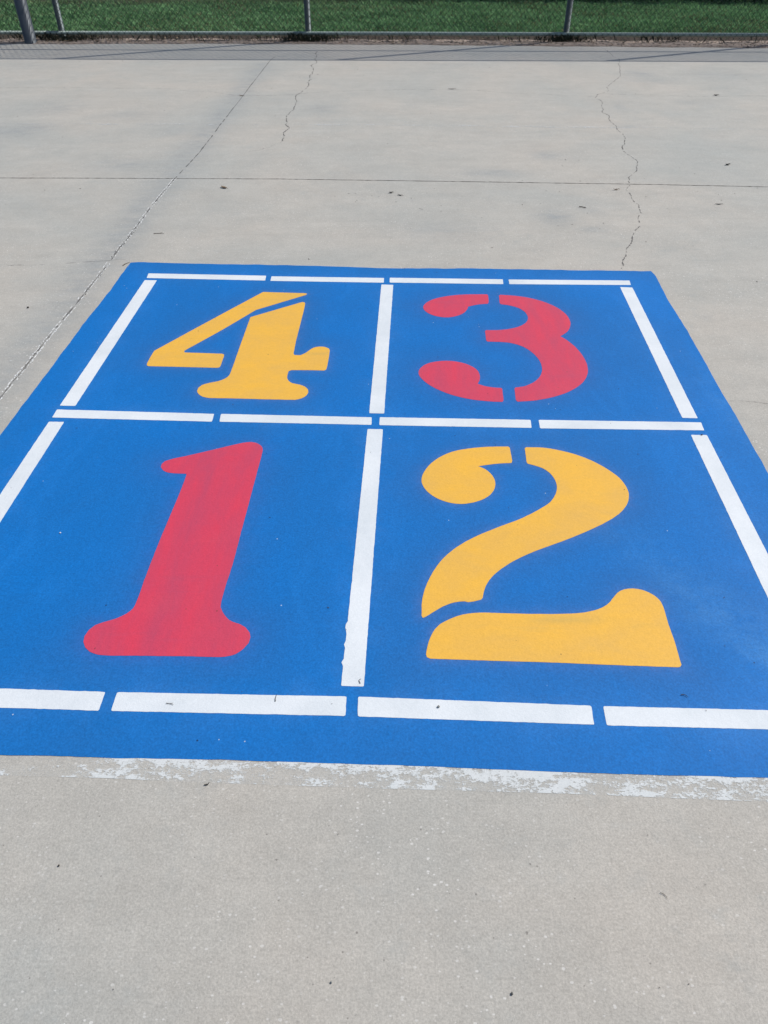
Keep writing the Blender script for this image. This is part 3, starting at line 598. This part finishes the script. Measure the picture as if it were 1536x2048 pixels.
def litter():
    parts = []; n = 1500
    V, F = [], []
    for i in range(n):
        x = R.uniform(-6, 7); d = abs(R.gauss(0, .17)) + .0
        y = float(edge_y(x)) + .02 + d
        z = float(ground_z(np.array(x), np.array(y))) + R.uniform(.004, .02)
        a, b, th = R.uniform(.008, .03), R.uniform(.002, .010), R.uniform(0, math.pi)
        c, s = math.cos(th), math.sin(th); o = len(V)
        for (p, q, h) in ((-a, 0, 0), (0, -b, R.uniform(0, .008)), (a, 0, R.uniform(-.002, .012)), (0, b, R.uniform(0, .008))):
            V.append((x + p * c - q * s, y + p * s + q * c, z + h))
        F.append((o, o + 1, o + 2)); F.append((o, o + 2, o + 3))
    o = mesh_obj('leaf_litter', V, F, M['straw']); o.data.materials.append(M['brown']); o.data.materials.append(M['dark'])
    for p in o.data.polygons: p.material_index = (0, 1, 1, 2, 2)[(p.index // 2 * 7919) % 5]
    tag(o, 'dry leaves and straw caught along the soil strip under the fence', 'leaf litter', kind='stuff')
litter()

# weedy tufts at post feet, coloured dark to carry the posts' shadow too
def tufts():
    V, F = [], []
    for px, amt, sp in ((-.80, 260, .16), (2.42, 220, .14), (-3.9, 240, .25), (-.95, 90, .3), (2.27, 70, .25), (-4.05, 90, .35), (.2, 25, .3), (3.5, 50, .3), (-2.2, 50, .5), (-3.1, 50, .5), (5, 30, .5)):
        for i in range(amt):
            x = px - .15 + R.gauss(0, sp); y = 11.03 + FL * x + R.gauss(-.05, .05); z = float(ground_z(np.array(x), np.array(y)))
            h, w, th = R.uniform(.03, .10), R.uniform(.003, .006), R.uniform(0, 6.28); bx, by = R.gauss(0, .04), R.gauss(0, .04); o = len(V)
            V += [(x - w * math.cos(th), y - w * math.sin(th), z), (x + w * math.cos(th), y + w * math.sin(th), z), (x + bx * .4 + w * .8, y + by * .4, z + h * .6), (x + bx, y + by, z + h)]
            F.append((o, o + 1, o + 2, o + 3))
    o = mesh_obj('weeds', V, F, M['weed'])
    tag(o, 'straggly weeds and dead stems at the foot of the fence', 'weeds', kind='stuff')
tufts()

def hedge():
    h = empty('hedge', (3.6, 15.2, 0)); tag(h, 'dark green hedge along the far side of the lawn', 'hedge')
    n = 16000
    x = NR.uniform(-1.2, 8.6, n); t = NR.rand(n) ** .6; a = NR.uniform(0, math.pi, n)
    rx = .45 * (.8 + .4 * vnoise(x, x * 0, 1.7, 21)); hh = .85 * (.8 + .4 * vnoise(x, x * 0, 2.1, 22))
    y = 15.22 - .085 * x + np.cos(a) * rx * t; z = .03 + np.maximum(0, np.sin(a)) * hh * t
    th, ti = NR.uniform(0, 6.28, n), NR.normal(0, .7, n); l = NR.uniform(.022, .045, n); w = l * .45
    ax = np.stack([np.cos(th), np.sin(th), np.sin(ti)], 1) * l[:, None]; bx = np.stack([-np.sin(th), np.cos(th), np.cos(th + ti)], 1) * w[:, None]
    c = np.stack([x, y, z], 1)
    V = np.stack([c - ax, c - bx, c + ax, c + bx], 1).reshape(-1, 3); i = np.arange(n)[:, None] * 4
    mesh_obj('foliage', V, np.concatenate([i, i + 1, i + 2, i + 3], 1), M['hedge'], h, attrs={'tone': np.repeat(NR.rand(n), 4)})
    parts = []
    for k in range(26):
        x0 = -1 + k * .37 + R.uniform(-.1, .1); y0 = 15.22 - .085 * x0
        for j in range(3):
            parts.append(tube([(x0, y0, -.03), (x0 + R.uniform(-.1, .1), y0 + R.uniform(-.1, .1), .3), (x0 + R.uniform(-.25, .25), y0 + R.uniform(-.25, .25), .7)], [.014, .01, .004], 5))
    V, F = join(parts); mesh_obj('stems', V, F, M['bark'], h)
hedge()

# ------------------------------------------------------------------ chain link fence
FH = 3.40
def fy(x): return 11.05 + FL * x
fence = empty('chain_link_fence', (0, 11.05, 0)); tag(fence, 'tall chain link fence with steel posts between the concrete and the lawn', 'fence')
POSTS = [-7.2, -4.06, -.945, 2.275, 5.30, 8.4]
for px in POSTS:
    V, F = tube([(px, fy(px), -.15), (px, fy(px), FH + .03)], [.0365] * 2, 20)
    pm = mesh_obj('line_post', V, F, M['post'], fence)
    for p in pm.data.polygons: p.use_smooth = len(p.vertices) == 4
    V, F = tube([(px, fy(px), FH - .02), (px, fy(px), FH + .04), (px, fy(px), FH + .065), (px, fy(px), FH + .075)], [.041, .041, .028, .008], 20)
    cap = mesh_obj('post_cap', V, F, M['post'], pm); cap.location = (0, 0, 0)
def rail(name, z, off, r):
    V, F = tube([(-7.6, fy(-7.6) + off, z), (0, fy(0) + off, z + .004), (8.8, fy(8.8) + off, z)], [r] * 3, 14)
    o = mesh_obj(name, V, F, M['rail'], fence)
    for p in o.data.polygons: p.use_smooth = len(p.vertices) == 4
rail('top_rail', FH, -.036, .021); rail('middle_rail', FH * .535, -.036, .021); rail('bottom_rail', .075, -.036, .0215)
def fabric():
    Wd = .0718; hw = Wd / 2; n0 = int(-7.6 / hw); n1 = int(8.8 / hw); k = 4; wr = .0030
    Vs, Fs = [], []; base = 0
    nz = int((FH - .02) / hw)
    zz = .008 + np.arange(nz + 1) * hw
    for i in range(n0, n1):
        x0 = i * hw
        zig = np.where((np.arange(nz + 1) + i) % 2 == 0, -.5, .5) * (hw + .003)
        px = x0 + zig + NR.normal(0, .0008, nz + 1); py = fy(px) - .062 + np.where((np.arange(nz + 1) + i) % 2 == 0, -.0025, .0025)
        pz = zz + NR.normal(0, .0008, nz + 1)
        # loose bottom ends curl toward the slab
        c = np.exp(-(zz - .008) / .05); py = py - .05 * c * (1 + .3 * math.sin(i * .9)); px = px + .012 * c * math.sin(i * 1.7)
        P = np.stack([px, py, pz], 1)
        for j in range(k):
            th = 2 * math.pi * j / k + .5
            Vs.append(P + np.array([math.cos(th) * wr, math.sin(th) * wr, 0]))
        m = nz + 1
        a = np.arange(nz)
        for j in range(k):
            jn = (j + 1) % k
            Fs.append(np.stack([base + j * m + a, base + jn * m + a, base + jn * m + a + 1, base + j * m + a + 1], 1))
        base += k * m
    mesh_obj('chain_link_mesh', np.concatenate(Vs), np.concatenate(Fs), M['wire'], fence)
fabric()
# wire ties holding the fabric to the bottom rail
tp = []
for i in range(34):
    x = -7 + i * .46; y = fy(x) - .036
    tp.append(tube([(x, y + .026 * math.cos(t), .075 + .026 * math.sin(t)) for t in np.linspace(0, 6.2, 12)], [.002] * 12, 4))
V, F = join(tp); mesh_obj('wire_ties', V, F, M['rail'], fence)['kind'] = 'stuff'

tp_ = (-4.405, 10.94)
V, F = tube([(*tp_, -.2), (*tp_, 4.6)], [.072, .072], 28)
o = mesh_obj('thick_post', V, F, M['thick'])
for p in o.data.polygons: p.use_smooth = len(p.vertices) == 4
root = empty('steel_post', (*tp_, 0)); tag(root, 'thick grey steel post standing just in front of the chain link fence', 'post')
o.name = 'shaft'; o.parent = root; o.location = (-tp_[0], -tp_[1], 0)
V, F = tube([(*tp_, 4.58), (*tp_, 4.62), (*tp_, 4.65)], [.076, .07, .02], 28)
mesh_obj('post_cap', V, F, M['thick'], root)

# ------------------------------------------------------------------ bits lying about
def leaf(name, xy, L, Wd, rot, curl, mat, label):
    """a small dry leaf, folded along its midrib and curled"""
    n = 9; V, F = [], []
    for i in range(n):
        t = i / (n - 1); w = Wd * math.sin(math.pi * min(1, t * .94 + .03)) ** .8 * (1 + .15 * R.uniform(-1, 1)); s = (t - .5) * L
        zc = curl * L * (2 * abs(t - .5)) ** 2
        for q, lift in ((-1, .45), (0, 0), (1, .35)):
            V.append((s, q * w, zc + lift * w + .001))
    for i in range(n - 1):
        for q in (0, 1): F.append((i * 3 + q, i * 3 + 3 + q, i * 3 + 4 + q, i * 3 + 1 + q))
    st, sf = tube([(L * .45, 0, curl * L * .8 + .001), (L * .58, .002, .002), (L * .66, .004, .002)], [.0011, .001, .0008], 5)
    o0 = len(V); V += [tuple(p) for p in st]; F += [tuple(i + o0 for i in q) for q in sf]
    o = mesh_obj(name, V, F, mat, smooth=True)
    md = o.modifiers.new('thickness', 'SOLIDIFY'); md.thickness = .0006
    o.location = (*xy, ZB(xy)); o.rotation_euler = (R.uniform(-.1, .1), 0, rot)
    return tag(o, label, 'leaf')

def ZB(xy): return .0025 if (-1.3 < xy[0] < 1.3 and 1.0 < xy[1] < 3.85) else .001
def twig(xy, L, rot, r, label, bend=.15, fork=True, mat='twig'):
    n = 7; P = []
    for i in range(n):
        t = i / (n - 1); P.append(((t - .5) * L, bend * L * math.sin(t * 2.6) + R.uniform(-1, 1) * L * .015, r + R.uniform(0, r)))
    parts = [tube(P, [r * (1.1 - .6 * i / (n - 1)) for i in range(n)], 6)]
    if fork: parts.append(tube([P[3], (P[3][0] + L * .16, P[3][1] + L * .12, r * 1.5), (P[3][0] + L * .3, P[3][1] + L * .16, r * 1.2)], [r * .7, r * .55, r * .35], 5))
    V, F = join(parts); o = mesh_obj('twig', V, F, M[mat], smooth=True)
    o.location = (*xy, ZB(xy)); o.rotation_euler = (0, 0, rot)
    return tag(o, label, 'twig')

def pebble(xy, r, label, mat='stone', flat=.7, name='pebble', cat='pebble'):
    bm = bmesh.new(); bmesh.ops.create_icosphere(bm, subdivisions=3, radius=1)
    k = R.uniform(0, 9)
    for v in bm.verts:
        f = 1 + .12 * math.sin(v.co.x * 3 + k) + .10 * math.sin(v.co.y * 4 + k * 2) + .06 * math.sin(v.co.z * 7 + v.co.x * 5)
        v.co = (v.co.x * r * f, v.co.y * r * f * .85, v.co.z * r * f * flat)
    me = bpy.data.meshes.new(name); bm.to_mesh(me); bm.free(); me.materials.append(M[mat])
    for p in me.polygons: p.use_smooth = True
    o = bpy.data.objects.new(name, me); COL.objects.link(o); o.location = (*xy, ZB(xy) + r * flat * .75)
    return tag(o, label, cat)

B = BITS
leaf('dry_leaf', B['leaf_a'], .055, .013, -.7, .12, M['brown'], 'curled brown dry leaf just in front of the long cross joint, beside the other joint')
leaf('dry_leaf', B['leaf_b'], .04, .012, .3, .2, M['dark'], 'dark dry leaf on the concrete beyond the cross joint, near the right border')
leaf('dry_leaf', B['leaf_d'], .03, .008, .2, .2, M['dark'], 'small dark leaf scrap in front of the cross joint, left one of a close pair')
leaf('dry_leaf', B['leaf_e'], .035, .006, -.5, .15, M['dark'], 'dark leaf scrap in front of the cross joint, right one of a close pair')
leaf('dry_leaf', B['leaf_f'], .04, .006, .1, .2, M['brown'], 'narrow brown leaf in front of the cross joint, left of the zigzag crack')
leaf('dry_leaf', B['leaf_g'], .045, .005, -.1, .1, M['dark'], 'long dark leaf in front of the cross joint, near the right border')
leaf('dry_leaf', B['leaf_p'], .045, .012, -.2, .2, M['dark'], 'dark leaf on the far concrete toward the fence, right of the zigzag crack')
leaf('dry_leaf', B['leaf_q'], .07, .006, 0, .1, M['twig'], 'thin dark leaf lying along the faint hairline crack near the fence')
leaf('dry_leaf', B['leaf_r'], .05, .008, -.3, .15, M['brown'], 'brown leaf caught on the long joint close to the fence')
twig(B['twig_c'], .045, -.6, .0025, 'short dark twig on the concrete between the cross joint and the court')
twig(B['twig_h'], .016, -1.0, .0006, 'tiny dark twig on the bare concrete in the near foreground', .3, False)
twig(B['twig_l'], .022, 1.45, .0008, 'thin upright twig on the near white line, left of the centre line', .1, False)
twig(B['twig_m'], .014, 1.2, .0008, 'thin dark twig on the bottom end of the white centre line', .5, False)
twig(B['twig_n'], .020, -.3, .0008, 'thin flat twig on the near white line below the numeral 1', .1, True)
twig(B['twig_o'], .016, -.6, .0010, 'tiny dark twig on blue paint below the numeral 2', .3, False)
twig(B['twig_s'], .05, 1.0, .0018, 'dark twig beside the far left corner of the blue court', .1, False)
twig(B['twig_t'], .06, 0, .0016, 'hooked dark twig on the concrete behind the far left corner of the court', .05, True)
pebble(B['pebble'], .0036, 'small grey pebble sitting on the near white line')
pebble(B['bit_i'], .0026, 'dark grey pebble on the concrete, nearest the front border', 'slate')
pebble(B['bit_j'], .0022, 'tiny grey pebble near the front border, left of the darker one')
pebble(B['bit_k'], .0022, 'tiny dark pebble alone at the left of the near concrete', 'dark')
pebble(B['bit_w'], .005, 'dark pebble on the concrete left of the long white rimmed joint', 'dark')
pebble(B['bit_v'], .0030, 'dark crumb on blue paint at the right end of the middle white line', 'dark')
pebble(B['fleck'], .0030, 'white paint chip on blue beside the numeral 1', 'chip', .4, 'paint_chip', 'paint chip')
leaf('dry_leaf', B['leaf_x'], .010, .0016, .2, .2, M['dark'], 'tiny dark leaf scrap just below the flaking white line')

def crumbs():
    V, F = [], []
    def add(x, y, s):
        z = ZB((x, y)); th = R.uniform(0, 3.1); a, b = s * R.uniform(.8, 2.2), s * R.uniform(.25, .8); o = len(V); c, sn = math.cos(th), math.sin(th)
        for (p, q) in ((-a, 0), (-.2 * a, -b), (a, -.1 * b), (.3 * a, b)): V.append((x + p * c - q * sn, y + p * sn + q * c, z + .0008))
        V.append((x, y, z + s * .5))
        for j in range(4): F.append((o + j, o + (j + 1) % 4, o + 4))
    for i in range(80):
        y = R.uniform(4, 10); add(R.uniform(-1.2 - y * .3, 1.2 + y * .3), y, R.uniform(.002, .006) * (y / 8))
    for cx, cy, n, sx, sy in ((-.02, 4.95, 16, .25, .12), (1.6, 4.95, 24, .6, .15), (.6, 4.6, 14, .4, .2), (1.9, 5.6, 16, .6, .25), (-1.9, 5.2, 12, .5, .2), (1.5, 4.2, 10, .5, .3), (-.3, 4.3, 8, .5, .2)):
        for i in range(n): add(R.gauss(cx, sx), R.gauss(cy, sy), R.uniform(.0015, .005))
    for i in range(60): add(R.uniform(-1.25, 1.25), R.uniform(1.0, 3.8), R.uniform(.0008, .0026))
    for i in range(22): add(R.uniform(-1.0, 1.0), R.uniform(.4, .95), R.uniform(.0006, .0014))
    o = mesh_obj('debris', V, F, M['twig']); o.data.materials.append(M['dark'])
    for p in o.data.polygons: p.material_index = (p.index // 4) % 2
    tag(o, 'scattered dark crumbs and plant scraps on the concrete and paint', 'debris', kind='stuff')
crumbs()

# ------------------------------------------------------------------ light, sky, camera
SUN_EL, SUN_AZ = 48.6, 65.8     # azimuth from +Y toward +X
w = bpy.data.worlds.new('World'); SC.world = w; w.use_nodes = True
nt = w.node_tree; sky = nt.nodes.new('ShaderNodeTexSky'); sky.sky_type = 'NISHITA'; sky.sun_disc = False
sky.sun_elevation = rad(SUN_EL); sky.sun_rotation = rad(SUN_AZ); sky.altitude = 100; sky.dust_density = 1.5
nt.links.new(sky.outputs[0], nt.nodes['Background'].inputs[0]); nt.nodes['Background'].inputs[1].default_value = SKY
ld = bpy.data.lights.new('sun', 'SUN'); ld.energy = SUN; ld.angle = rad(.45); ld.color = (1.0, .955, .89)
lo = bpy.data.objects.new('sun', ld); COL.objects.link(lo)
sd = Vector((math.cos(rad(SUN_EL)) * math.sin(rad(SUN_AZ)), math.cos(rad(SUN_EL)) * math.cos(rad(SUN_AZ)), math.sin(rad(SUN_EL))))
lo.location = sd * 20; lo.rotation_euler = sd.to_track_quat('Z', 'Y').to_euler()
cd = bpy.data.cameras.new('camera'); cam = bpy.data.objects.new('camera', cd); COL.objects.link(cam); SC.camera = cam
cd.sensor_fit = 'VERTICAL'; cd.sensor_height = 36; cd.lens = 36 * CAM_F / 2048; cd.clip_start = .02; cd.clip_end = 1500
m4 = Matrix(CAM_ROT).to_4x4(); m4.translation = (0, 0, CAM_H); cam.matrix_world = m4
SC.view_settings.view_transform = 'Standard'; SC.view_settings.look = 'None'; SC.view_settings.exposure = EXPO; SC.view_settings.gamma = 1
SC.render.resolution_x, SC.render.resolution_y = 768, 1024
SC.cycles.max_bounces = 6; SC.cycles.transparent_max_bounces = 8
